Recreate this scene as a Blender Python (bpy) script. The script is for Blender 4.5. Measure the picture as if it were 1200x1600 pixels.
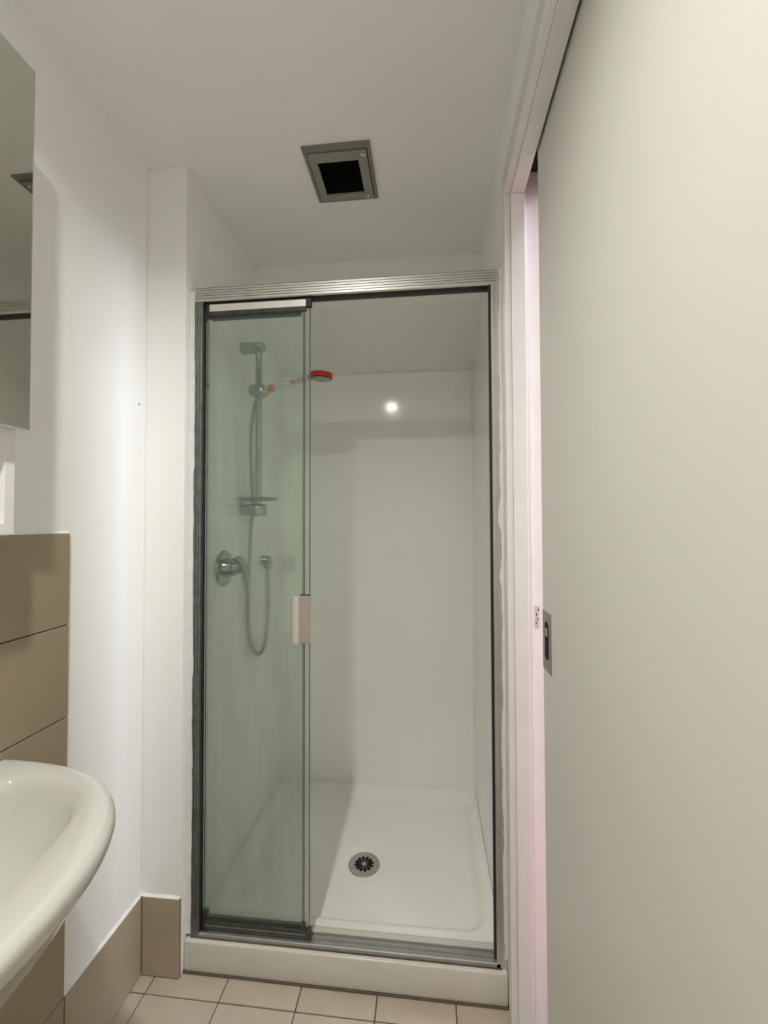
import bpy, bmesh, math, random
from mathutils import Vector, Matrix
random.seed(7)
S = bpy.context.scene
COL = S.collection
for o in list(bpy.data.objects):
    bpy.data.objects.remove(o)

# ------------------------------------------------------------------ camera
CAM_H = 1.3186
YAW, PITCH, ROLL, FPX = 0.1059, 0.0230, -0.0031, 671.5
cy, sy, cp, sp = math.cos(YAW), math.sin(YAW), math.cos(PITCH), math.sin(PITCH)
Rv = Vector((cy, sy, 0)); F0 = Vector((-sy, cy, 0)); Zv = Vector((0, 0, 1))
Fv = F0 * cp + Zv * sp
Uv = -F0 * sp + Zv * cp
cr, sr = math.cos(ROLL), math.sin(ROLL)
R2 = Rv * cr + Uv * sr
U2 = -Rv * sr + Uv * cr
cam_d = bpy.data.cameras.new('camera')
cam_d.sensor_fit = 'HORIZONTAL'
cam_d.sensor_width = 36.0
cam_d.lens = FPX / 1200.0 * 36.0
cam_d.clip_start = 0.01
cam = bpy.data.objects.new('camera', cam_d)
COL.objects.link(cam)
cam.matrix_world = Matrix(((R2.x, U2.x, -Fv.x, 0), (R2.y, U2.y, -Fv.y, 0), (R2.z, U2.z, -Fv.z, CAM_H), (0, 0, 0, 1)))
S.camera = cam

# ------------------------------------------------------------------ world, lights, exposure
w = bpy.data.worlds.new('world'); S.world = w
w.use_nodes = True
w.node_tree.nodes['Background'].inputs[0].default_value = (0.75, 0.8, 0.9, 1)
w.node_tree.nodes['Background'].inputs[1].default_value = 0.3
S.view_settings.view_transform = 'Standard'
S.view_settings.look = 'None'
S.view_settings.gamma = 1.0
S.view_settings.use_curve_mapping = False
S.view_settings.exposure = 0.0
S.cycles.max_bounces = 10
S.cycles.diffuse_bounces = 8
S.cycles.transparent_max_bounces = 12

LAMP = (-0.345, 0.125)          # recessed downlight in the bathroom ceiling
def area(name, loc, rot, sx, sy_, power, color, shape='RECTANGLE', spread=math.pi):
    d = bpy.data.lights.new(name, 'AREA')
    d.shape = shape; d.size = sx; d.size_y = sy_
    d.energy = power; d.color = color; d.spread = spread
    o = bpy.data.objects.new(name, d); COL.objects.link(o)
    o.location = loc; o.rotation_euler = rot
    return o
area('downlight_glow', (LAMP[0], LAMP[1], 2.384), (math.radians(6), 0, 0), 0.06, 0.06, 11.9, (1.0, 0.99, 0.91), 'DISK', math.radians(142))
area('bedroom_window_daylight', (2.38, 1.09, 2.68), (0, math.radians(90), 0), 0.88, 0.36, 58, (0.84, 0.88, 1.0))
area('bedroom_jamb_fill', (1.4, 0.1, 3.26), (0, 0, 0), 0.25, 0.25, 8, (1.0, 0.96, 0.94), 'DISK')  # added unseen fill light that brightens the door jamb and its recess

# ------------------------------------------------------------------ materials
def nodes(name):
    m = bpy.data.materials.new(name); m.use_nodes = True
    nt = m.node_tree
    return m, nt, nt.nodes['Principled BSDF']
def mat(name, col, rough=0.5, metal=0.0, noise=0.0, nscale=8.0, bump=0.0, bscale=200.0, coat=0.0, spec=0.5):
    m, nt, b = nodes(name)
    b.inputs['Roughness'].default_value = rough
    b.inputs['Metallic'].default_value = metal
    b.inputs['Specular IOR Level'].default_value = spec
    b.inputs['Coat Weight'].default_value = coat
    b.inputs['Coat Roughness'].default_value = 0.05
    tc = nt.nodes.new('ShaderNodeTexCoord')
    n = nt.nodes.new('ShaderNodeTexNoise'); n.inputs['Scale'].default_value = nscale
    n.inputs['Detail'].default_value = 4
    nt.links.new(tc.outputs['Object'], n.inputs['Vector'])
    r = nt.nodes.new('ShaderNodeValToRGB')
    r.color_ramp.elements[0].position = 0.3; r.color_ramp.elements[1].position = 0.7
    r.color_ramp.elements[0].color = (*[c * (1 - noise) for c in col], 1)
    r.color_ramp.elements[1].color = (*[min(1, c * (1 + noise * 0.5)) for c in col], 1)
    nt.links.new(n.outputs['Fac'], r.inputs['Fac'])
    nt.links.new(r.outputs['Color'], b.inputs['Base Color'])
    if bump > 0:
        n2 = nt.nodes.new('ShaderNodeTexNoise'); n2.inputs['Scale'].default_value = bscale
        nt.links.new(tc.outputs['Object'], n2.inputs['Vector'])
        bp = nt.nodes.new('ShaderNodeBump'); bp.inputs['Strength'].default_value = bump
        bp.inputs['Distance'].default_value = 0.002
        nt.links.new(n2.outputs['Fac'], bp.inputs['Height'])
        nt.links.new(bp.outputs['Normal'], b.inputs['Normal'])
    return m
def glass_mat(name, tint, haze, scum):
    m = bpy.data.materials.new(name); m.use_nodes = True
    nt = m.node_tree; nt.nodes.clear()
    out = nt.nodes.new('ShaderNodeOutputMaterial')
    tr = nt.nodes.new('ShaderNodeBsdfTransparent'); tr.inputs[0].default_value = (*tint, 1)
    rf = nt.nodes.new('ShaderNodeBsdfRefraction'); rf.inputs['Color'].default_value = (*tint, 1)
    rf.inputs['Roughness'].default_value = 0.16; rf.inputs['IOR'].default_value = 1.04
    df = nt.nodes.new('ShaderNodeBsdfDiffuse'); df.inputs[0].default_value = (0.70, 0.81, 0.71, 1)
    tl = nt.nodes.new('ShaderNodeBsdfTranslucent'); tl.inputs[0].default_value = (0.70, 0.81, 0.71, 1)
    dm = nt.nodes.new('ShaderNodeMixShader'); dm.inputs[0].default_value = 0.5
    nt.links.new(df.outputs[0], dm.inputs[1]); nt.links.new(tl.outputs[0], dm.inputs[2])
    gl = nt.nodes.new('ShaderNodeBsdfGlossy'); gl.inputs['Roughness'].default_value = 0.03
    fr = nt.nodes.new('ShaderNodeFresnel'); fr.inputs['IOR'].default_value = 1.3
    tc = nt.nodes.new('ShaderNodeTexCoord')
    sx = nt.nodes.new('ShaderNodeSeparateXYZ'); nt.links.new(tc.outputs['Object'], sx.inputs[0])
    # soap film: heavier low on the pane, streaked vertically
    mp = nt.nodes.new('ShaderNodeMapping'); mp.inputs['Scale'].default_value = (22, 1, 2.2)
    nt.links.new(tc.outputs['Object'], mp.inputs['Vector'])
    nz = nt.nodes.new('ShaderNodeTexNoise'); nz.inputs['Scale'].default_value = 1.0; nz.inputs['Detail'].default_value = 5
    nt.links.new(mp.outputs[0], nz.inputs['Vector'])
    mr = nt.nodes.new('ShaderNodeMapRange')
    mr.inputs['From Min'].default_value = 1.75; mr.inputs['From Max'].default_value = 0.25
    mr.inputs['To Min'].default_value = 0.05; mr.inputs['To Max'].default_value = 1.0
    nt.links.new(sx.outputs['Z'], mr.inputs['Value'])
    mu = nt.nodes.new('ShaderNodeMath'); mu.operation = 'MULTIPLY'; mu.inputs[1].default_value = scum
    nt.links.new(mr.outputs[0], mu.inputs[0])
    m1 = nt.nodes.new('ShaderNodeMixShader')
    nt.links.new(mu.outputs[0], m1.inputs[0]); nt.links.new(tr.outputs[0], m1.inputs[1]); nt.links.new(rf.outputs[0], m1.inputs[2])
    mh = nt.nodes.new('ShaderNodeMath'); mh.operation = 'MULTIPLY'; mh.inputs[1].default_value = haze * 2
    nt.links.new(nz.outputs['Fac'], mh.inputs[0])
    m2 = nt.nodes.new('ShaderNodeMixShader')
    nt.links.new(mh.outputs[0], m2.inputs[0]); nt.links.new(m1.outputs[0], m2.inputs[1]); nt.links.new(dm.outputs[0], m2.inputs[2])
    m3 = nt.nodes.new('ShaderNodeMixShader')
    nt.links.new(fr.outputs[0], m3.inputs[0]); nt.links.new(m2.outputs[0], m3.inputs[1]); nt.links.new(gl.outputs[0], m3.inputs[2])
    nt.links.new(m3.outputs[0], out.inputs[0])
    return m
def clear_plastic(name, tint, haze=0.12):
    m = bpy.data.materials.new(name); m.use_nodes = True
    nt = m.node_tree; nt.nodes.clear()
    out = nt.nodes.new('ShaderNodeOutputMaterial')
    tr = nt.nodes.new('ShaderNodeBsdfTransparent'); tr.inputs[0].default_value = (*tint, 1)
    pr = nt.nodes.new('ShaderNodeBsdfPrincipled'); pr.inputs['Base Color'].default_value = (*tint, 1); pr.inputs['Roughness'].default_value = 0.1
    lw = nt.nodes.new('ShaderNodeLayerWeight'); lw.inputs[0].default_value = 0.35
    mx = nt.nodes.new('ShaderNodeMath'); mx.operation = 'MULTIPLY_ADD'; mx.inputs[1].default_value = 0.5; mx.inputs[2].default_value = haze
    nt.links.new(lw.outputs['Facing'], mx.inputs[0])
    m1 = nt.nodes.new('ShaderNodeMixShader')
    nt.links.new(mx.outputs[0], m1.inputs[0]); nt.links.new(tr.outputs[0], m1.inputs[1]); nt.links.new(pr.outputs[0], m1.inputs[2])
    nt.links.new(m1.outputs[0], out.inputs[0])
    return m
M = dict(
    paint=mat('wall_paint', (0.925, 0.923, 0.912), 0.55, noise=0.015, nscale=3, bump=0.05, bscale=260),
    ceil=mat('ceiling_paint', (0.925, 0.922, 0.905), 0.8, noise=0.015, nscale=3, bump=0.04, bscale=300),
    gloss_paint=mat('gloss_trim_paint', (0.87, 0.86, 0.84), 0.28, noise=0.03, nscale=14),
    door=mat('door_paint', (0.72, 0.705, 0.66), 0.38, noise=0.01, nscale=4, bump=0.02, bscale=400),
    acrylic=mat('shower_acrylic', (0.935, 0.935, 0.915), 0.10, noise=0.012, nscale=5, bump=0.02, bscale=18),
    tray=mat('tray_acrylic', (0.935, 0.932, 0.91), 0.14, noise=0.012, nscale=5),
    curb=mat('curb_acrylic', (0.72, 0.695, 0.64), 0.25, noise=0.03, nscale=9),
    walltile=mat('beige_wall_tile', (0.35, 0.285, 0.20), 0.22, noise=0.04, nscale=6),
    skirttile=mat('beige_skirting_tile', (0.43, 0.365, 0.265), 0.3, noise=0.04, nscale=7),
    floortile=mat('beige_floor_tile', (0.50, 0.425, 0.34), 0.38, noise=0.06, nscale=16, bump=0.06, bscale=90),
    grout=mat('dark_grout', (0.13, 0.10, 0.075), 0.9, noise=0.2, nscale=60),
    sealant=mat('white_sealant', (0.83, 0.82, 0.80), 0.4, noise=0.08, nscale=40),
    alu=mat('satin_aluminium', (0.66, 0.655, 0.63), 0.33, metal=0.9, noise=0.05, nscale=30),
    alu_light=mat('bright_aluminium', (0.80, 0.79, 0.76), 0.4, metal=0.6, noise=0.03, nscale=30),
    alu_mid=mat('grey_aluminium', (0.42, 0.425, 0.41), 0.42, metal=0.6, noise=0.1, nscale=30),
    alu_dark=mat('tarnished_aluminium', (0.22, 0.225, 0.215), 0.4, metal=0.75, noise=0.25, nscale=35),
    handle=mat('handle_aluminium', (0.56, 0.50, 0.46), 0.38, metal=0.55, noise=0.03, nscale=30),
    rubber=mat('black_rubber', (0.018, 0.02, 0.017), 0.5, noise=0.2, nscale=30),
    mould=mat('mouldy_rail', (0.05, 0.055, 0.042), 0.35, noise=0.5, nscale=45),
    chrome=mat('chrome', (0.36, 0.39, 0.39), 0.13, metal=1.0, noise=0.02, nscale=20),
    steel=mat('brushed_steel', (0.50, 0.49, 0.47), 0.36, metal=0.9, noise=0.05, nscale=50),
    steel_dark=mat('dark_brushed_steel', (0.34, 0.33, 0.315), 0.4, metal=0.8, noise=0.06, nscale=50),
    black=mat('black_void', (0.004, 0.004, 0.005), 0.9),
    ventgrey=mat('grey_vent_plastic', (0.30, 0.285, 0.255), 0.45, noise=0.08, nscale=30),
    ventdark=mat('vent_rim', (0.25, 0.235, 0.215), 0.4, metal=0.3, noise=0.08, nscale=30),
    ceramic=mat('white_ceramic', (0.60, 0.592, 0.56), 0.09, noise=0.01, nscale=5, coat=0.3),
    mirror=mat('mirror_silver', (0.66, 0.67, 0.60), 0.012, metal=1.0),
    cabinet=mat('white_cabinet', (0.82, 0.81, 0.79), 0.35, noise=0.01, nscale=5),
    red=mat('red_plastic', (0.62, 0.035, 0.03), 0.25, noise=0.1, nscale=30),
    pink=mat('pink_beads', (0.68, 0.30, 0.28), 0.4, noise=0.2, nscale=60),
    hose=mat('hose_metal', (0.28, 0.31, 0.30), 0.28, metal=0.9, bump=0.6, bscale=900),
    clear=clear_plastic('clear_plastic', (0.93, 0.94, 0.92), 0.10),
    dish=clear_plastic('smoky_clear_plastic', (0.36, 0.46, 0.44), 0.25),
    glass=glass_mat('filmed_green_glass', (0.970, 0.994, 0.977), 0.060, 0.38),
    glass_edge=mat('glass_edge_green', (0.05, 0.10, 0.08), 0.2),
    glass_edge_lit=clear_plastic('glass_edge_pale', (0.66, 0.80, 0.72), 0.35),
    carpet=mat('rose_red_carpet', (0.42, 0.06, 0.06), 0.95, noise=0.2, nscale=120, bump=0.4, bscale=500),
    hallwall=mat('bedroom_paint', (0.83, 0.81, 0.80), 0.7, noise=0.02, nscale=3),
)
lens_m, _nt, _b = nodes('downlight_lens')
_b.inputs['Emission Color'].default_value = (1.0, 0.95, 0.82, 1); _b.inputs['Emission Strength'].default_value = 30
pane_m, _nt, _b = nodes('bright_window_pane')
_b.inputs['Emission Color'].default_value = (0.93, 0.94, 1.0, 1); _b.inputs['Emission Strength'].default_value = 4

# ------------------------------------------------------------------ builders
def bx(bm, x0, x1, y0, y1, z0, z1, bev=0.0, seg=2, mi=0):
    t = bmesh.new()
    bmesh.ops.create_cube(t, size=1.0)
    for v in t.verts:
        v.co = Vector(((x0 + x1) / 2 + v.co.x * (x1 - x0), (y0 + y1) / 2 + v.co.y * (y1 - y0), (z0 + z1) / 2 + v.co.z * (z1 - z0)))
    if bev > 0:
        bmesh.ops.bevel(t, geom=t.edges[:], offset=bev, segments=seg, profile=0.5, affect='EDGES')
    for f in t.faces: f.material_index = mi
    me = bpy.data.meshes.new('t'); t.to_mesh(me); t.free(); bm.from_mesh(me); bpy.data.meshes.remove(me)
    return bm
def loft(bm, rings, cap0=True, cap1=True, closed=True):
    vs = [[bm.verts.new(p) for p in r] for r in rings]
    n = len(rings[0])
    for a, b in zip(vs[:-1], vs[1:]):
        for i in range(n if closed else n - 1):
            j = (i + 1) % n
            bm.faces.new((a[i], a[j], b[j], b[i]))
    if cap0: bm.faces.new(list(reversed(vs[0])))
    if cap1: bm.faces.new(vs[-1])
    return bm
def frame_of(d):
    d = d.normalized()
    u = d.orthogonal().normalized()
    return u, d.cross(u)
def lathe(bm, origin, axis, prof, n=32):
    """prof: list of (distance along axis, radius)"""
    o = Vector(origin); a = Vector(axis).normalized(); u, v = frame_of(a)
    rings = [[o + a * h + (u * math.cos(2 * math.pi * i / n) + v * math.sin(2 * math.pi * i / n)) * max(r, 1e-5) for i in range(n)] for h, r in prof]
    return loft(bm, rings)
def smooth_path(pts, sub=8):
    pts = [Vector(p) for p in pts]; out = []
    P = [pts[0] * 2 - pts[1]] + pts + [pts[-1] * 2 - pts[-2]]
    for i in range(1, len(P) - 2):
        for k in range(sub):
            t = k / sub
            a, b, c, d = P[i - 1], P[i], P[i + 1], P[i + 2]
            out.append(0.5 * ((2 * b) + (c - a) * t + (2 * a - 5 * b + 4 * c - d) * t * t + (3 * b - a - 3 * c + d) * t ** 3))
    out.append(pts[-1])
    return out
def tube(bm, path, rad, n=12):
    rings = []; u = None
    for i, p in enumerate(path):
        d = (path[min(i + 1, len(path) - 1)] - path[max(i - 1, 0)]).normalized()
        if u is None: u, v = frame_of(d)
        u = (u - d * u.dot(d)).normalized(); v = d.cross(u)
        r = rad(i / (len(path) - 1)) if callable(rad) else rad
        rx, ry = r if isinstance(r, tuple) else (r, r)
        rings.append([p + u * rx * math.cos(2 * math.pi * k / n) + v * ry * math.sin(2 * math.pi * k / n) for k in range(n)])
    return loft(bm, rings)
def prism(bm, pts2, to3, d0, d1):
    return loft(bm, [[to3(a, b, d0) for a, b in pts2], [to3(a, b, d1) for a, b in pts2]])
def obj(name, bm, mats, parent=None, smooth=None):
    bmesh.ops.recalc_face_normals(bm, faces=bm.faces[:])
    me = bpy.data.meshes.new(name); bm.to_mesh(me); bm.free()
    for m in (mats if isinstance(mats, (list, tuple)) else [mats]): me.materials.append(M[m] if isinstance(m, str) else m)
    if smooth is not None:
        me.shade_smooth()
        me.set_sharp_from_angle(angle=math.radians(smooth))
    o = bpy.data.objects.new(name, me); COL.objects.link(o)
    if parent:
        o.parent = parent
        o.matrix_parent_inverse = Matrix.Translation(-Vector(parent.location))
    return o
def thing(name, loc, label, cat, group=None):
    o = bpy.data.objects.new(name, None); COL.objects.link(o); o.location = loc
    o['label'] = label; o['category'] = cat
    o.empty_display_size = 0.02
    if group: o['group'] = group
    return o
def tag(o, label, cat, kind=None, group=None):
    o['label'] = label; o['category'] = cat
    if kind: o['kind'] = kind
    if group: o['group'] = group
    return o
def B(*a, **k): return bx(bmesh.new(), *a, **k)

# ------------------------------------------------------------------ dimensions
H = 2.40
XL, XR = -0.852, 0.2075
YN, XN = 1.2085, -0.7274          # nib (return wall) beside the shower
YB = 2.042                        # wall behind the shower lining
Y0 = -1.0
HEAD = 2.20                       # door head
SK = 0.2253                       # skirting tile height

# ------------------------------------------------------------------ structure
floor = tag(obj('floor', B(XL - .1, XR + .16, Y0 - .1, YB + .1, -0.10, -0.004), 'grout'), 'beige square floor tiles with dark grout lines before the shower', 'floor', 'structure')
TS = 0.2165
xs = [XL] + [-0.802 + TS * k for k in range(5)] + [XR + 0.0]
ys = [1.2235] + [1.1565 - TS * k for k in range(10)] + [Y0]
g = 0.0016
cache = {}
for i in range(len(xs) - 1):
    for j in range(len(ys) - 1):
        x0, x1, y1, y0 = xs[i] + g, xs[i + 1] - g, ys[j] - g, ys[j + 1] + g
        if x1 - x0 < .01 or y1 - y0 < .01: continue
        key = (round(x1 - x0, 3), round(y1 - y0, 3))
        if key not in cache:
            t = obj('tile', B(-(x1 - x0) / 2, (x1 - x0) / 2, -(y1 - y0) / 2, (y1 - y0) / 2, -0.008, 0, bev=0.0012, seg=1), 'floortile', floor)
            cache[key] = t.data
        else:
            t = bpy.data.objects.new('tile', cache[key]); COL.objects.link(t); t.parent = floor
        t.location = ((x0 + x1) / 2, (y0 + y1) / 2, random.uniform(-0.0004, 0.0004))

VX0, VX1, VY0, VY1 = -0.353, -0.173, 1.192, 1.387      # hole for the extractor
bm = bmesh.new()
bx(bm, XL - .1, VX0, Y0 - .1, YB + .1, H, H + .1); bx(bm, VX1, XR + .16, Y0 - .1, YB + .1, H, H + .1)
bx(bm, VX0, VX1, Y0 - .1, VY0, H, H + .1); bx(bm, VX0, VX1, VY1, YB + .1, H, H + .1)
tag(obj('ceiling', bm, 'ceil'), 'plain off-white painted ceiling above the shower', 'ceiling', 'structure')

wl = tag(obj('wall_left', B(XL - .1, XL, Y0 - .1, YB + .1, 0, H), 'paint'), 'white painted left wall, tiled behind the basin', 'wall', 'structure')
nib = tag(obj('wall_left_return', B(XL, XN, YN, YB, 0, H, bev=0.003), 'paint'), 'narrow white wall return between left wall and shower', 'wall', 'structure')
wb = tag(obj('wall_back', B(XL, XR + .15, YB, YB + .1, 0, H), 'paint'), 'white wall at the rear of the shower', 'wall', 'structure')
wf = tag(obj('wall_front', B(XL, XR + .15, Y0 - .1, Y0, 0, H), 'paint'), 'white wall opposite the shower', 'wall', 'structure')
bm = bmesh.new()
bx(bm, XR, XR + .15, 1.215, YB, 0, H)                  # beside the shower
bx(bm, XR, XR + .15, Y0, 1.215, 2.285, H)              # above the door
bx(bm, XR, 0.253, Y0, 0.2, 0, 2.285); bx(bm, 0.308, XR + .15, Y0, 0.2, 0, 2.285); bx(bm, 0.253, 0.308, Y0, Y0 + .1, 0, 2.285)   # pocket
wr = tag(obj('wall_right', bm, 'paint'), 'white right wall holding the sliding door pocket', 'wall', 'structure')
tag(obj('wall_bulkhead', prism(bmesh.new(), [(1.737, H), (1.737, 2.207), (YB, 2.033), (YB, H)], lambda a, b, d: Vector((d, a, b)), XN, XR), 'paint'), 'sloping bulkhead under the ceiling at the back of the shower', 'wall', 'structure')
obj('nail_hole', lathe(bmesh.new(), (XL - .001, 1.178, 1.668), (1, 0, 0), [(0, .0028), (.0018, .0028), (.0022, .001)], 10), 'grout', wl)

# acrylic lining sheets of the shower recess
obj('lining_panel', B(XN, 0.2005, 2.034, YB, 0.085, 2.031, bev=0.001), 'acrylic', wb)
obj('lining_panel', B(0.2005, XR, 1.305, YB - .001, 0.085, 2.031, bev=0.001), 'acrylic', wr)
obj('lining_panel', B(XN, -0.7175, 1.305, 2.034, 0.085, 2.031, bev=0.001), 'acrylic', nib)

# tiled splashback behind the basin + skirting
bed = obj('tile_bed', B(XL, XL + .004, Y0, 0.9315, 0, 1.2925), 'grout', wl)
TH = 0.2136
TW = 0.43
rows = [(SK + TH * k, SK + TH * (k + 1)) for k in range(5)]
rows = [(0.0, SK)] + rows
rows[-1] = (rows[-1][0], 1.2939)
cache = {}
for (z0, z1) in rows:
    y1 = 0.9326
    while y1 > Y0 + .02:
        y0 = max(Y0, y1 - TW)
        key = (round(y1 - y0, 3), round(z1 - z0, 3))
        if key not in cache:
            t = obj('tile', B(0, 0.0045, -(y1 - y0) / 2 + g, (y1 - y0) / 2 - g * .3, -(z1 - z0) / 2 + .0012, (z1 - z0) / 2 - .0012, bev=0.001, seg=1), 'walltile', wl)
            cache[key] = t.data
        else:
            t = bpy.data.objects.new('tile', cache[key]); COL.objects.link(t); t.parent = wl
        t.location = (XL + .0035, (y0 + y1) / 2, (z0 + z1) / 2)
        y1 = y0
bl = tag(obj('baseboard_left', B(XL, XL + .004, .9330, YN, 0, SK - .002), 'grout'), 'beige tile skirting along the left wall below white paint', 'skirting', 'structure')
obj('tile', B(XL + .003, XL + .0085, .9345, YN - .009, .002, SK, bev=.001, seg=1), 'skirttile', bl)
bm = bmesh.new(); prism(bm, [(0, 0), (.007, 0), (.004, .002), (0, .005)], lambda a, b, d: Vector((XL + a, d, SK + b)), .934, YN)
obj('sealant_bead', bm, 'sealant', bl)
br = tag(obj('baseboard_back', B(XL + .001, XN, YN - .004, YN, 0, SK - .002), 'grout'), 'beige skirting tile on the narrow wall return beside the shower', 'skirting', 'structure')
obj('tile', B(XL + .009, XN - .001, YN - .0085, YN - .003, .002, SK, bev=.001, seg=1), 'skirttile', br)
bm = bmesh.new(); prism(bm, [(0, 0), (.007, 0), (.004, .002), (0, .004)], lambda a, b, d: Vector((d, YN - a, SK + b)), XL + .003, XN - .001)
obj('sealant_bead', bm, 'sealant', br)
bm = bmesh.new(); prism(bm, [(0, 0), (.006, 0), (.002, .004), (0, .006)], lambda a, b, d: Vector((XL + a, d, 1.294 + b)), .79, .9326)
obj('sealant_bead', bm, 'sealant', wl)

# door frame
fr = tag(obj('trim_1', B(0.2215, 0.2585, 1.165, 1.215, 0, HEAD, bev=.0015), 'gloss_paint'), 'white gloss jamb and head of the sliding door frame', 'door frame', 'structure')
obj('jamb_moulding', B(0.2045, 0.2215, 1.171, 1.215, 0, HEAD + .014, bev=.002), 'gloss_paint', fr)
obj('jamb_recess', B(0.2585, 0.3575, 1.187, 1.2149, 0, 2.285), 'gloss_paint', fr)
obj('head_board', B(0.2215, 0.2572, 0.2, 1.165, HEAD, 2.285, bev=.0015), 'gloss_paint', fr)
obj('head_board', B(0.306, 0.3575, 0.2, 1.187, HEAD, 2.285), 'gloss_paint', fr)
obj('head_moulding', B(0.2045, 0.2215, 0.2, 1.171, HEAD + .004, HEAD + .022, bev=.002), 'gloss_paint', fr)
obj('track', B(0.2572, 0.306, 0.2, 1.187, 2.272, 2.2849), 'rubber', fr)
obj('screw_cover', lathe(bmesh.new(), (0.2425, 1.045, HEAD + .002), (0, 0, -1), [(0, .0065), (.0035, .0065), (.0045, .004)], 16), 'gloss_paint', fr, 40)
sp_ = obj('strike_plate', B(0.276, 0.2885, 1.1855, 1.1872, 1.035, 1.095, bev=.0006), 'alu_light', fr)
for (zz, xx) in ((1.046, .279), (1.056, .2835), (1.068, .280), (1.081, .2845)):
    obj('strike_slot', B(xx, xx + .0022, 1.1850, 1.1860, zz, zz + .006), 'black', sp_)

# sliding door slab with flush pull
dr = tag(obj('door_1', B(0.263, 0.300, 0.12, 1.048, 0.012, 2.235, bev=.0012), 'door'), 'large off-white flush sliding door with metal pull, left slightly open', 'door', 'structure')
py0, py1, pz0, pz1 = 0.979, 1.0455, 0.9805, 1.1135
def stadium(yc, zc, hw, hh, n=10):
    pts = []
    for sgn_, zz in ((1, zc + hh - hw), (-1, zc - hh + hw)):
        for k in range(n + 1):
            a = math.pi * k / n + (0 if sgn_ > 0 else math.pi)
            pts.append((yc + hw * math.cos(a), zz + hw * math.sin(a)))
    return pts
yc_, zc_ = (py0 + py1) / 2 - .002, (pz0 + pz1) / 2 + .002
pl = obj('flush_pull', B(0.2614, 0.2635, py0, py1, pz0, pz1, bev=.0008), 'steel_dark', dr)
obj('pull_recess', prism(bmesh.new(), stadium(yc_, zc_, .0135, .043), lambda a, b, d: Vector((d, a, b)), .2606, .2630), 'black', pl)
obj('pull_lever', B(0.2592, 0.2625, yc_ - .010, yc_ + .004, zc_ + .010, zc_ + .029, bev=.001), 'steel', pl)

# bedroom beyond the sliding door (its daylight and red carpet glow through the gap)
BX1, BH = 2.5, 3.3
bm = bmesh.new()
bx(bm, .3575, BX1 + .1, -1.6, -1.5, 0, BH); bx(bm, .3575, BX1 + .1, 3.0, 3.1, 0, BH)
bx(bm, BX1, BX1 + .1, -1.5, .87, 0, BH); bx(bm, BX1, BX1 + .1, 1.31, 3.0, 0, BH); bx(bm, BX1, BX1 + .1, .87, 1.31, 0, 2.2); bx(bm, BX1, BX1 + .1, .87, 1.31, 3.15, BH)
bx(bm, .3575, .45, 2.142, 3.0, 0, BH); bx(bm, .3575, .45, -1.5, -1.1, 0, BH); bx(bm, .3575, .46, -1.1, 2.142, 2.5, BH)
tag(obj('wall_bedroom', bm, 'hallwall'), 'pale walls of the room beyond the sliding door', 'wall', 'structure')
tag(obj('ceiling_bedroom', B(.3575, BX1 + .1, -1.6, 3.1, BH, BH + .1), 'ceil'), 'ceiling of the room beyond the sliding door', 'ceiling', 'structure')
tag(obj('floor_bedroom', B(.3675, BX1 + .1, -1.6, 3.1, -.1, 0.0), 'carpet'), 'red carpet of the room beyond the sliding door', 'floor', 'structure')
wn = tag(obj('window_1', B(BX1 + .02, BX1 + .03, .87, 1.31, 2.2, 3.15), pane_m), 'bright high window of the room beyond the sliding door', 'window', 'structure')
bm = bmesh.new()
for (a, b, c, d) in ((.87, .90, 2.2, 3.15), (1.28, 1.31, 2.2, 3.15), (.90, 1.28, 2.2, 2.23), (.90, 1.28, 3.12, 3.15)): bx(bm, BX1 - .04, BX1 + .04, a, b, c, d)
obj('window_frame', bm, 'gloss_paint', wn)

# ------------------------------------------------------------------ shower tray
FZ, RZ = 0.050, 0.0898
tray = thing('shower_tray', (-0.25, 1.6, 0), 'cream white shower tray with raised front curb and round drain', 'shower tray')
bm = bmesh.new()
tx0, tx1, ty0, ty1 = -0.7165, 0.1995, 1.309, 2.0335
DC = (-0.249, 1.607)
NX, NY = 110, 92
def tray_z(x, y):
    hx, hy = (tx1 - tx0) / 2, (ty1 - ty0) / 2
    cx_, cy_ = (tx0 + tx1) / 2, (ty0 + ty1) / 2
    rr = 0.075
    # distance inside a rounded rectangle inset by the rim width
    qx, qy = abs(x - cx_) - (hx - 0.022 - rr), abs(y - cy_) - (hy - 0.022 - rr)
    d = -(math.hypot(max(qx, 0), max(qy, 0)) + min(max(qx, qy), 0) - rr)
    t = min(1, max(0, d / 0.045)); t = t * t * (3 - 2 * t)
    r = math.hypot(x - DC[0], y - DC[1])
    z = RZ + (FZ + 0.012 * min(1, r / 0.5) - RZ) * t
    if r < .085: z -= 0.0035 * min(1, (.085 - r) / .012)
    return z
grid = [[bm.verts.new((tx0 + (tx1 - tx0) * i / NX, ty0 + (ty1 - ty0) * j / NY, tray_z(tx0 + (tx1 - tx0) * i / NX, ty0 + (ty1 - ty0) * j / NY))) for i in range(NX + 1)] for j in range(NY + 1)]
for j in range(NY):
    for i in range(NX): bm.faces.new((grid[j][i], grid[j][i + 1], grid[j + 1][i + 1], grid[j + 1][i]))
edge = [grid[0][i] for i in range(NX + 1)] + [grid[j][NX] for j in range(1, NY + 1)] + [grid[NY][i] for i in range(NX - 1, -1, -1)] + [grid[j][0] for j in range(NY - 1, 0, -1)]
low = [bm.verts.new((v.co.x, v.co.y, 0.0)) for v in edge]
for i in range(len(edge)):
    j = (i + 1) % len(edge)
    bm.faces.new((edge[i], low[i], low[j], edge[j]))
bm.faces.new(low)
obj('tray_base', bm, 'tray', tray, 40)
obj('front_curb', B(XN + .001, 0.2055, 1.2225, 1.309, 0.0, RZ, bev=.006, seg=3), 'curb', tray, 40)
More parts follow.
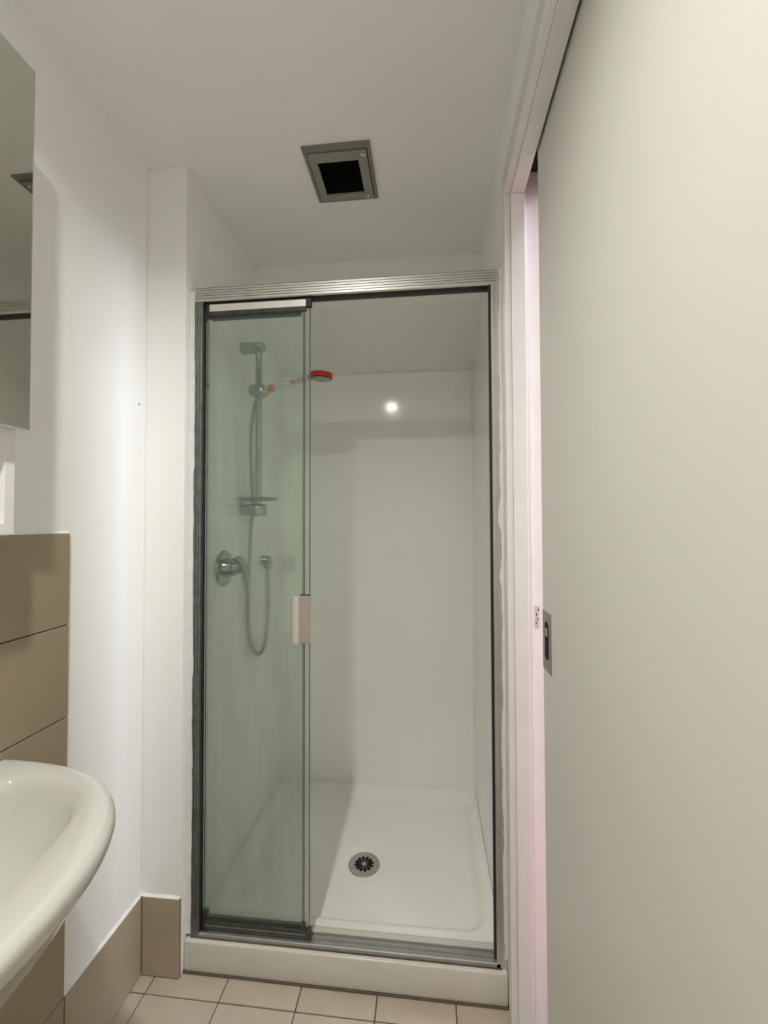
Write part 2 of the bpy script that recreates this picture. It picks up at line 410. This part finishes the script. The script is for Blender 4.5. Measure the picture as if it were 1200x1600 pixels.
bm = bmesh.new(); bx(bm, XN + .001, 0.2055, 1.2175, 1.2225, 0.0, .0045, bev=.001); obj('sealant_bead', bm, 'grout', tray)
dz = tray_z(*DC)
dn = obj('drain_grate', lathe(bmesh.new(), (DC[0], DC[1], dz - .004), (0, 0, 1), [(0, .0585), (.006, .0585), (.0085, .0565), (.0085, .052), (.0078, .048), (.0075, .02), (.0085, .006), (.0085, 0)], 48), 'steel', tray, 40)
for k in range(12):
    a = 2 * math.pi * (k + .5) / 12
    ca, sa = math.cos(a), math.sin(a)
    pts = [(.008, -.0011), (.026, -.0058), (.031, -.0060), (.0345, -.0036), (.036, 0), (.0345, .0036), (.031, .0060), (.026, .0058), (.008, .0011)]
    bm = bmesh.new()
    prism(bm, pts, lambda u, v, d: Vector((DC[0] + ca * u - sa * v, DC[1] + sa * u + ca * v, d)), dz + .003, dz + .0046)
    obj('slot', bm, 'black', dn)

# ------------------------------------------------------------------ shower screen frame
SX0, SX1 = -0.712, 0.192
YF, YR = 1.235, 1.272
ZT = 2.0355
scr = thing('shower_screen_frame', (-0.26, YF, RZ), 'satin aluminium frame with ribbed header round the shower opening', 'shower frame')
prof = [(YF, 1.9945)]
for k in range(5):
    z = 1.997 + k * .0078
    prof += [(YF - .0015, z), (YF - .0015, z + .0055), (YF + .001, z + .0062), (YF + .001, z + .0074)]
prof += [(YF, ZT), (YR, ZT), (YR, 1.991), (YR - .003, 1.991), (YR - .003, ZT - .004), (YF + .005, ZT - .004), (YF + .005, 1.9945)]
hd = obj('header_rail', prism(bmesh.new(), prof, lambda a, b, d: Vector((d, a, b)), SX0, SX1), 'alu', scr)
obj('header_lining', B(SX0 + .004, SX1 - .004, YF + .005, YF + .007, 1.9955, ZT - .004), 'rubber', scr)
obj('guide_strip', B(SX0 + .004, SX1 - .004, 1.2535, 1.2555, 2.004, ZT - .004), 'alu_dark', scr)
obj('top_sealant', B(SX0, SX1, YF + .002, YF + .012, ZT, ZT + .002), 'grout', scr)
def jamb(x_wall, s, mats):
    """s = +1: left jamb (channel opens to +X), -1: right jamb"""
    def X(a, b): return (x_wall + s * a, x_wall + s * b) if s > 0 else (x_wall - b, x_wall - a)
    j = None
    bm = bmesh.new()
    a = X(0, .004); bx(bm, a[0], a[1], YF, YR, RZ, 1.9945)
    a = X(.004, .0275 if s > 0 else .015)
    bx(bm, a[0], a[1], YR - .004, YR, RZ, 1.9945)
    if s > 0:
        bx(bm, *X(.004, .0275), 1.2535, 1.2555, RZ, 1.9945)
        for u in (0.0, .0085, .0165):
            bx(bm, *X(u, u + .0065), YF - .0015, YF + .004, RZ, 1.9945, bev=.0006)
        bx(bm, *X(.0, .0255), YF + .001, YF + .004, RZ, 1.9945)
    else:
        bx(bm, *X(.004, .015), YF, YF + .004, RZ, 1.9945, bev=.0006)
        bx(bm, *X(.0, .004), YF - .001, YF + .003, RZ, 1.9945)
    return obj('jamb', bm, mats, scr)
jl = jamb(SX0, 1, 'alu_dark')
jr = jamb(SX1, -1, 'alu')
obj('seal_strip', B(SX1 - .0215, SX1 - .0145, YF + .0045, YF + .016, .112, 1.9945), 'rubber', jr)
obj('seal_strip', B(SX0 + .0255, SX0 + .0285, YF + .003, YF + .009, .112, 1.95), 'rubber', jl)
sill = [(YF, RZ), (YF, RZ + .012), (YF + .002, RZ + .014), (YF + .006, RZ + .014), (YF + .0065, RZ + .009), (YF + .0185, RZ + .009), (YF + .019, RZ + .013), (YF + .0205, RZ + .013), (YF + .021, RZ + .009), (YR - .003, RZ + .009), (YR - .0025, RZ + .016), (YR, RZ + .016), (YR, RZ)]
obj('sill_track', prism(bmesh.new(), sill, lambda a, b, d: Vector((d, a, b)), SX0 + .001, SX1 - .001), 'alu_mid', scr)
bm = bmesh.new(); bx(bm, SX0, SX1, YF - .002, YF, RZ, RZ + .003); obj('sill_gap', bm, 'grout', scr)
def smear(name, x0, x1, y, z0, z1, jit, side):
    """ragged sealant strip: an uneven edge along the metal"""
    n = 90; rings = []
    rnd = random.Random(3 + side)
    e = 0
    for i in range(n + 1):
        z = z0 + (z1 - z0) * i / n
        e = 0.7 * e + rnd.uniform(-1, 1) * jit * .45 + (jit * rnd.uniform(.5, 1.6) if rnd.random() < .06 else 0)
        e = max(-jit * .4, min(jit * 1.6, e))
        a, b = (x0, x1 + e) if side > 0 else (x0 - e, x1)
        rings.append([Vector((a, y, z)), Vector((b, y, z)), Vector((b, y + .004, z)), Vector((a, y + .004, z))])
    bm = bmesh.new(); loft(bm, rings)
    return obj(name, bm, 'sealant', scr)
obj('filler_strip', B(XN, SX0, YF + .001, YF + .03, RZ + .01, 2.028), 'gloss_paint', scr)
smear('sealant_smear', XN + .001, SX0 + .001, YF - .0035, RZ + .012, 2.026, .0025, 1)
obj('filler_strip', B(SX1, XR - .001, YF + .001, YF + .03, RZ, 2.032), 'alu', scr)
smear('sealant_smear', SX1 + .006, XR - .001, YF - .004, RZ + .03, 2.034, .005, -1)

# ------------------------------------------------------------------ sliding glass panels
def panel(x0, x1, y, label, front):
    t = thing('sliding_glass_door', ((x0 + x1) / 2, y, .112), label, 'shower door', 'glass sliding doors of the shower')
    z0, z1 = .112, 1.985
    bm = bmesh.new(); bx(bm, x0 + .001, x1 - .0022, y - .0025, y + .0025, z0 + .006, z1 - .004)
    obj('glass', bm, 'glass', t)
    obj('glass_edge', B(x1 - .0018, x1, y - .0025, y + .0025, z0 + .018, z1 - .022), 'glass_edge', t)
    if front:
        obj('edge_strip', B(x1 - .0215, x1 - .0195, y - .0035, y - .0025, z0 + .018, z1 - .022), 'glass_edge', t)
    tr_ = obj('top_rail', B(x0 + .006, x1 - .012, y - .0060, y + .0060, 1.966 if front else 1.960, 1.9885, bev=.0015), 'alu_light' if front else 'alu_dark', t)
    obj('end_cap', B(x1 - .012, x1 + .004, y - .0065, y + .0065, 1.964, 1.992, bev=.002), 'rubber', t)
    obj('end_cap', B(x0 + .002, x0 + .013, y - .0065, y + .0065, 1.953, 1.992, bev=.002), 'rubber', t)
    obj('seal_strip', B(x0 + .012, x1 - .012, y - .0055, y + .0055, 1.954 if front else 1.948, 1.966 if front else 1.960), 'mould', t)
    br_ = obj('bottom_rail', B(x0 + .006, x1 - .008, y - .0060, y + .0060, .114, .134, bev=.002), 'mould', t)
    if front: obj('rail_lip', tube(bmesh.new(), [Vector((x0 + .01, y - .0060, .121)), Vector((x1 - .012, y - .0060, .121))], .0022, 8), 'alu_dark', br_)
    obj('end_cap', B(x1 - .010, x1 + .005, y - .0065, y + .0065, .1065, .138, bev=.002), 'mould', t)
    obj('end_cap', B(x0 + .000, x0 + .012, y - .0065, y + .0065, .1065, .150, bev=.002), 'rubber', t)
    return t
pa = panel(-0.6815, -0.3535, 1.2480, 'front green-tinted glass sliding shower door carrying the metal handle', True)
pb = panel(-0.6830, -0.3740, 1.2625, 'rear green-tinted glass sliding shower door without a handle', False)
hy = 1.2455
hz0, hz1 = 0.9635, 1.1025
hn = obj('handle', B(-0.3805, -0.3515, hy - .008, hy, hz0, hz1, bev=.001), 'handle', pa)
prof = [(-.4060, 0), (-.4060, -.012), (-.4035, -.019), (-.3975, -.0225), (-.3905, -.0225), (-.3835, -.018), (-.3805, -.010), (-.3805, -.006), (-.3865, -.013), (-.3925, -.0175), (-.3975, -.0175), (-.4020, -.014), (-.4025, 0)]
obj('grip', prism(bmesh.new(), prof, lambda a, b, d: Vector((a, hy + b, d)), hz0, hz1), 'alu_light', hn)
obj('grip_edge', B(-.4066, -.3990, hy - .0232, hy - .0195, hz0 + .001, hz1 - .001, bev=.0008), 'handle', hn)
obj('grip_back', B(-.4025, -.3805, hy - .006, hy, hz0 + .001, hz1 - .001), 'handle', hn)
obj('top_cap', B(-0.3815, -0.3510, hy - .0085, hy, hz1, hz1 + .0022), 'rubber', hn)

# ------------------------------------------------------------------ shower fittings on the left lining
WX = -0.7175
RXc, RYc = -0.650, 1.580
rail = thing('shower_rail', (RXc, RYc, 1.35), 'chrome vertical slide rail with brackets and soap dish behind glass', 'shower rail')
obj('pole', lathe(bmesh.new(), (RXc, RYc, 1.352), (0, 0, 1), [(0, .0125), (.655, .0125)], 24), 'chrome', rail, 40)
obj('top_bracket', lathe(bmesh.new(), (WX, RYc, 1.990), (1, 0, 0), [(0, .0215), (.004, .0225), (.05, .0215), (.075, .0215), (.084, .019), (.090, .012), (.092, 0)], 28), 'chrome', rail, 40)
bm = bmesh.new()
lathe(bm, (RXc - .004, RYc, 1.343), (0, 0, 1), [(0, .032), (.003, .036), (.030, .038), (.038, .036), (.044, .030), (.046, 0)], 32)
obj('lower_bracket', bm, 'chrome', rail, 40)
obj('lower_bracket_arm', lathe(bmesh.new(), (WX, RYc, 1.366), (1, 0, 0), [(0, .021), (.004, .022), (.06, .021)], 24), 'chrome', rail, 40)
dish = [(.000, .014), (.002, .050), (.004, .062), (.012, .072), (.014, .071), (.007, .060), (.005, .014)]
bm = bmesh.new(); lathe(bm, (RXc + .002, RYc, 1.398), (0, 0, 1), dish, 40)
sd = obj('soap_dish', bm, 'dish', rail, 40)
for k in range(7):
    yy = RYc - .042 + k * .014
    ww = math.sqrt(max(0, .056 ** 2 - (yy - RYc) ** 2))
    obj('drain_rib', B(RXc + .002 + .016, RXc + .002 + max(.02, ww), yy - .0015, yy + .0015, 1.403, 1.4065), 'dish', sd)
bm = bmesh.new()
lathe(bm, (RXc - .036, RYc, 1.826), (1, 0, -.12), [(0, .014), (.004, .021), (.016, .0255), (.040, .0265), (.056, .025), (.064, .02), (.066, 0)], 28)
obj('slider', bm, 'chrome', rail, 40)
obj('slider_cup', lathe(bmesh.new(), (RXc + .020, RYc - .004, 1.806), (.35, 0, .94), [(0, .014), (.006, .017), (.034, .020), (.036, .016), (.036, 0)], 24), 'chrome', rail, 40)

# hand shower resting in the slider
p0, p1 = Vector((-0.622, 1.577, 1.824)), Vector((-0.452, 1.580, 1.866))
ax = (p1 - p0).normalized()
hs = thing('hand_shower', p0, 'hand shower with red rimmed head and clear beaded handle', 'shower head')
obj('handle', lathe(bmesh.new(), p0, ax, [(0, .010), (.01, .0135), (.05, .0130), (.13, .0120), (.172, .0105), (.174, .006)], 20), 'clear', hs, 40)
obj('inner_tube', lathe(bmesh.new(), p0 + ax * .045, ax, [(0, .0035), (.075, .0035)], 10), 'clear', hs, 40)
star = []
for k in range(12):
    r = .0165 if k % 2 == 0 else .009
    star.append((r * math.cos(math.pi * k / 6), r * math.sin(math.pi * k / 6)))
sd_ = Vector((0.15, -0.98, 0.1)).normalized(); su = sd_.orthogonal().normalized(); sv = sd_.cross(su)
sc = p0 + ax * .022
obj('star_ornament', prism(bmesh.new(), star, lambda a, b, d: sc + su * a + sv * b + sd_ * d, -.006, .0145), 'red', hs)
for q, (d, r, m_) in enumerate(((.112, .0105, 'red'), (.138, .0120, 'pink'), (.152, .0095, 'pink'))):
    obj('bead', lathe(bmesh.new(), p0 + ax * (d - r), ax, [(r - r * math.cos(math.pi * k / 8), r * math.sin(math.pi * k / 8)) for k in range(9)], 16), m_, hs, 60)
hc = Vector((-0.405, 1.582, 1.870)); hax = Vector((0.06, -0.06, 1)).normalized()
obj('neck', lathe(bmesh.new(), p1 - ax * .004, ax, [(0, .0115), (.008, .0125), (.016, .010)], 20), 'chrome', hs, 40)
obj('head_rim', lathe(bmesh.new(), hc - hax * .008, hax, [(0, .036), (.002, .0415), (.016, .043), (.020, .041), (.022, .034), (.022, 0)], 36), 'red', hs, 40)
obj('spray_face', lathe(bmesh.new(), hc - hax * .0085, -hax, [(0, .038), (.0015, .0385), (.004, .034), (.006, .026), (.0062, .016), (.004, .010), (.004, 0)], 32), 'chrome', hs, 40)

# mixer
mxo = thing('shower_mixer', (WX, 1.437, 1.158), 'chrome mixer tap with round backplate and curved lever', 'shower mixer')
obj('backplate', lathe(bmesh.new(), (WX, 1.437, 1.158), (1, 0, 0), [(0, .0615), (.003, .0625), (.007, .060), (.010, .050), (.011, 0)], 40), 'chrome', mxo, 40)
obj('body', lathe(bmesh.new(), (WX + .008, 1.437, 1.160), (1, 0, 0), [(0, .034), (.004, .034), (.008, .031), (.022, .030), (.026, .028), (.034, .0275), (.046, .024), (.054, .016), (.057, 0)], 32), 'chrome', mxo, 40)
lev = smooth_path([(WX + .042, 1.437, 1.178), (WX + .058, 1.437, 1.186), (WX + .070, 1.438, 1.172), (WX + .076, 1.439, 1.145), (WX + .080, 1.440, 1.115), (WX + .085, 1.440, 1.082)], 6)
obj('lever', tube(bmesh.new(), lev, lambda t: (.016 - .009 * t, .017 - .006 * t), 16), 'chrome', mxo, 50)
# elbow
eb = thing('hose_elbow', (WX, 1.79, 1.155), 'small chrome wall outlet where the shower hose ends', 'wall outlet')
obj('outlet_plate', lathe(bmesh.new(), (WX, 1.79, 1.155), (1, 0, 0), [(0, .022), (.004, .0225), (.010, .020), (.030, .019), (.036, .014), (.038, 0)], 28), 'chrome', eb, 40)
obj('outlet_nut', lathe(bmesh.new(), (WX + .022, 1.79, 1.142), (0, 0, -1), [(0, .012), (.006, .013), (.020, .0135), (.022, .010)], 12), 'chrome', eb, 40)
# hose
hp = smooth_path([(-0.620, 1.577, 1.808), (-0.645, 1.562, 1.790), (-0.668, 1.585, 1.770), (-0.684, 1.595, 1.70), (-0.690, 1.600, 1.60), (-0.6885, 1.606, 1.50), (-0.690, 1.617, 1.42), (-0.690, 1.618, 1.36), (-0.693, 1.606, 1.28), (-0.694, 1.60, 1.18), (-0.700, 1.602, 1.06), (-0.702, 1.605, 0.95),
                 (-0.698, 1.618, 0.86), (-0.690, 1.655, 0.80), (-0.688, 1.700, 0.785), (-0.686, 1.738, 0.815), (-0.684, 1.762, 0.90), (-0.688, 1.778, 1.01), (-0.6955, 1.790, 1.122)], 8)
tag(obj('shower_hose', tube(bmesh.new(), hp, .0068, 12), 'hose', None, 60), 'metal shower hose hanging in a long loop beside the rail', 'hose')

# ------------------------------------------------------------------ extractor vent
vt = thing('extractor_vent', (-0.263, 1.287, H), 'square grey ceiling extractor vent with open black centre', 'vent')
ox0, ox1, oy0, oy1 = -0.3628, -0.1635, 1.180, 1.3947
def ring(x0, x1, y0, y1, a0, a1, b0, b1, z0, z1):
    bm = bmesh.new()
    bx(bm, x0, x1, y0, b0, z0, z1); bx(bm, x0, x1, b1, y1, z0, z1); bx(bm, x0, a0, b0, b1, z0, z1); bx(bm, a1, x1, b0, b1, z0, z1)
    return bm
obj('outer_frame', ring(ox0, ox1, oy0, oy1, -.3545, -.1745, 1.1985, 1.3885, H - .006, H + .004), 'ventdark', vt)
obj('inner_panel', ring(-.3525, -.1775, 1.2030, 1.3870, -.329, -.205, 1.236, 1.364, H - .0075, H - .002), 'ventgrey', vt)
bm = bmesh.new()
bx(bm, -.3525, -.1735, 1.1925, 1.3865, H + .085, H + .09); bx(bm, -.3525, -.350, 1.1925, 1.3865, H, H + .085); bx(bm, -.176, -.1735, 1.1925, 1.3865, H, H + .085)
bx(bm, -.350, -.176, 1.1925, 1.195, H, H + .085); bx(bm, -.350, -.176, 1.384, 1.3865, H, H + .085)
obj('duct_box', bm, 'black', vt)
for (x, y, a) in ((-.1875, 1.219, .5), (-.195, 1.377, -.9)):
    bm = bmesh.new(); bx(bm, -.008, .008, -.0025, .0025, 0, .003, bev=.001)
    o = obj('glint_chip', bm, 'alu_light', vt)  # bright slivers standing in for glints at the vent corners
    o.matrix_parent_inverse = Matrix.Translation(-Vector(vt.location)); o.location = (x, y, H - .0105); o.rotation_euler = (0, 0, a)

# ------------------------------------------------------------------ downlight fitting
dl = thing('downlight', (LAMP[0], LAMP[1], H), 'small round recessed downlight in the ceiling, mirrored in the shower wall', 'ceiling light')
obj('bezel', lathe(bmesh.new(), (LAMP[0], LAMP[1], H), (0, 0, -1), [(0, .056), (.003, .055), (.005, .050), (.005, .044), (.002, .043), (.002, .0429), (0, .0428)], 40), 'gloss_paint', dl, 40)
obj('lens', lathe(bmesh.new(), (LAMP[0], LAMP[1], H), (0, 0, -1), [(0, .0425), (.003, .0425), (.0035, 0)], 32), lens_m, dl)

# ------------------------------------------------------------------ mirror cabinet
MX, MY0, MY1, MZ0, MZ1 = -0.7255, -0.25, 0.7075, 1.4885, 2.158
mc = thing('mirror_cabinet', (XL, 0.23, 1.297), 'mirrored wall cabinet with open white shelf below it', 'cabinet')
obj('carcass', B(XL, MX - .020, MY0 + .002, MY1 - .003, MZ0 + .002, MZ1 - .002), 'cabinet', mc)
dr_ = obj('mirror_door', B(MX - .019, MX - .004, MY0, MY1, MZ0, MZ1), 'cabinet', mc)
obj('mirror_glass', B(MX - .004, MX, MY0, MY1 - .0005, MZ0 + .0005, MZ1 - .0005), 'mirror', dr_)
obj('mirror_edge', B(MX - .0042, MX + .0002, MY1 - .0008, MY1 + .0004, MZ0, MZ1), 'ventdark', dr_)
SXf = -0.752
sh = obj('shelf_side', B(XL, SXf, MY1 - .020, MY1 - .001, 1.2975, MZ0 + .002, bev=.0008), 'cabinet', mc)
obj('shelf_side', B(XL, SXf, MY0 + .002, MY0 + .020, 1.2975, MZ0 + .002, bev=.0008), 'cabinet', mc)
obj('shelf_board', B(XL, SXf, MY0 + .020, MY1 - .020, 1.2975, 1.318, bev=.0008), 'cabinet', mc)
obj('shelf_back', B(XL, XL + .006, MY0 + .020, MY1 - .020, 1.318, MZ0 + .002), 'cabinet', mc)

# ------------------------------------------------------------------ wall hung basin
BXW = XL + .0095
bc = 0.445
bas = thing('wash_basin', (BXW, bc, 0.0), 'white ceramic wall basin with wide rounded rim', 'basin')
NH, NBK = 64, 24
def sgn(t, e): return math.copysign(abs(t) ** e, t)
def outer_ring(P, b, z, n=2.5, xback=BXW):
    pts = []
    for i in range(NH):
        a = -math.pi / 2 + math.pi * i / (NH - 1)
        pts.append(Vector((xback + P * sgn(math.cos(a), 2 / n), bc + b * sgn(math.sin(a), 2 / n), z)))
    for i in range(1, NBK + 1):
        pts.append(Vector((xback, bc + b - 2 * b * i / (NBK + 1), z)))
    return pts
ICX = -0.740
ANG = [math.atan2(p.y - bc, p.x - ICX) for p in outer_ring(0.384, 0.345, 0)]
def inner_ring(s, z, grow=0.0):
    hy_, n = 0.287 * s + grow, 2.8
    pts = []
    for a in ANG:
        hx = (0.186 if math.cos(a) > 0 else 0.068) * s + grow
        r = (abs(math.cos(a) / hx) ** n + abs(math.sin(a) / hy_) ** n) ** (-1 / n)
        pts.append(Vector((ICX + r * math.cos(a), bc + r * math.sin(a), z)))
    return pts
P, b = 0.384, 0.345
rings = [inner_ring(.12, .700), inner_ring(.4, .703), inner_ring(.65, .714), inner_ring(.80, .735), inner_ring(.89, .765), inner_ring(.945, .795), inner_ring(.975, .816), inner_ring(.99, .829), inner_ring(1.0, .838, .003), inner_ring(1.0, .844, .008), inner_ring(1.0, .8475, .014),
         outer_ring(P - .022, b - .016, .8500), outer_ring(P - .013, b - .0095, .8490), outer_ring(P - .005, b - .004, .846), outer_ring(P - .001, b - .001, .840), outer_ring(P, b, .832), outer_ring(P - .003, b - .003, .818), outer_ring(P - .010, b - .009, .806), outer_ring(P - .018, b - .016, .799),
         outer_ring(P * .925, b * .925, .790), outer_ring(P * .885, b * .885, .755), outer_ring(P * .785, b * .79, .70), outer_ring(P * .64, b * .68, .65), outer_ring(P * .55, b * .66, .615), outer_ring(P * .44, b * .64, .60)]
bm = bmesh.new(); loft(bm, rings)
obj('bowl', bm, 'ceramic', bas, 50)
ped = [outer_ring(.165, .215, .64, 2.8), outer_ring(.162, .262, .52, 2.8), outer_ring(.158, .268, .45, 2.8), outer_ring(.155, .268, .30, 2.8), outer_ring(.155, .268, .10, 2.8), outer_ring(.16, .272, .02, 2.8), outer_ring(.16, .272, .0, 2.8)]
bm = bmesh.new(); loft(bm, ped)
obj('pedestal', bm, 'ceramic', bas, 50)
obj('waste', lathe(bmesh.new(), (-0.71, bc, .700), (0, 0, 1), [(0, .030), (.002, .030), (.004, .024), (.0035, 0)], 24), 'chrome', bas, 40)
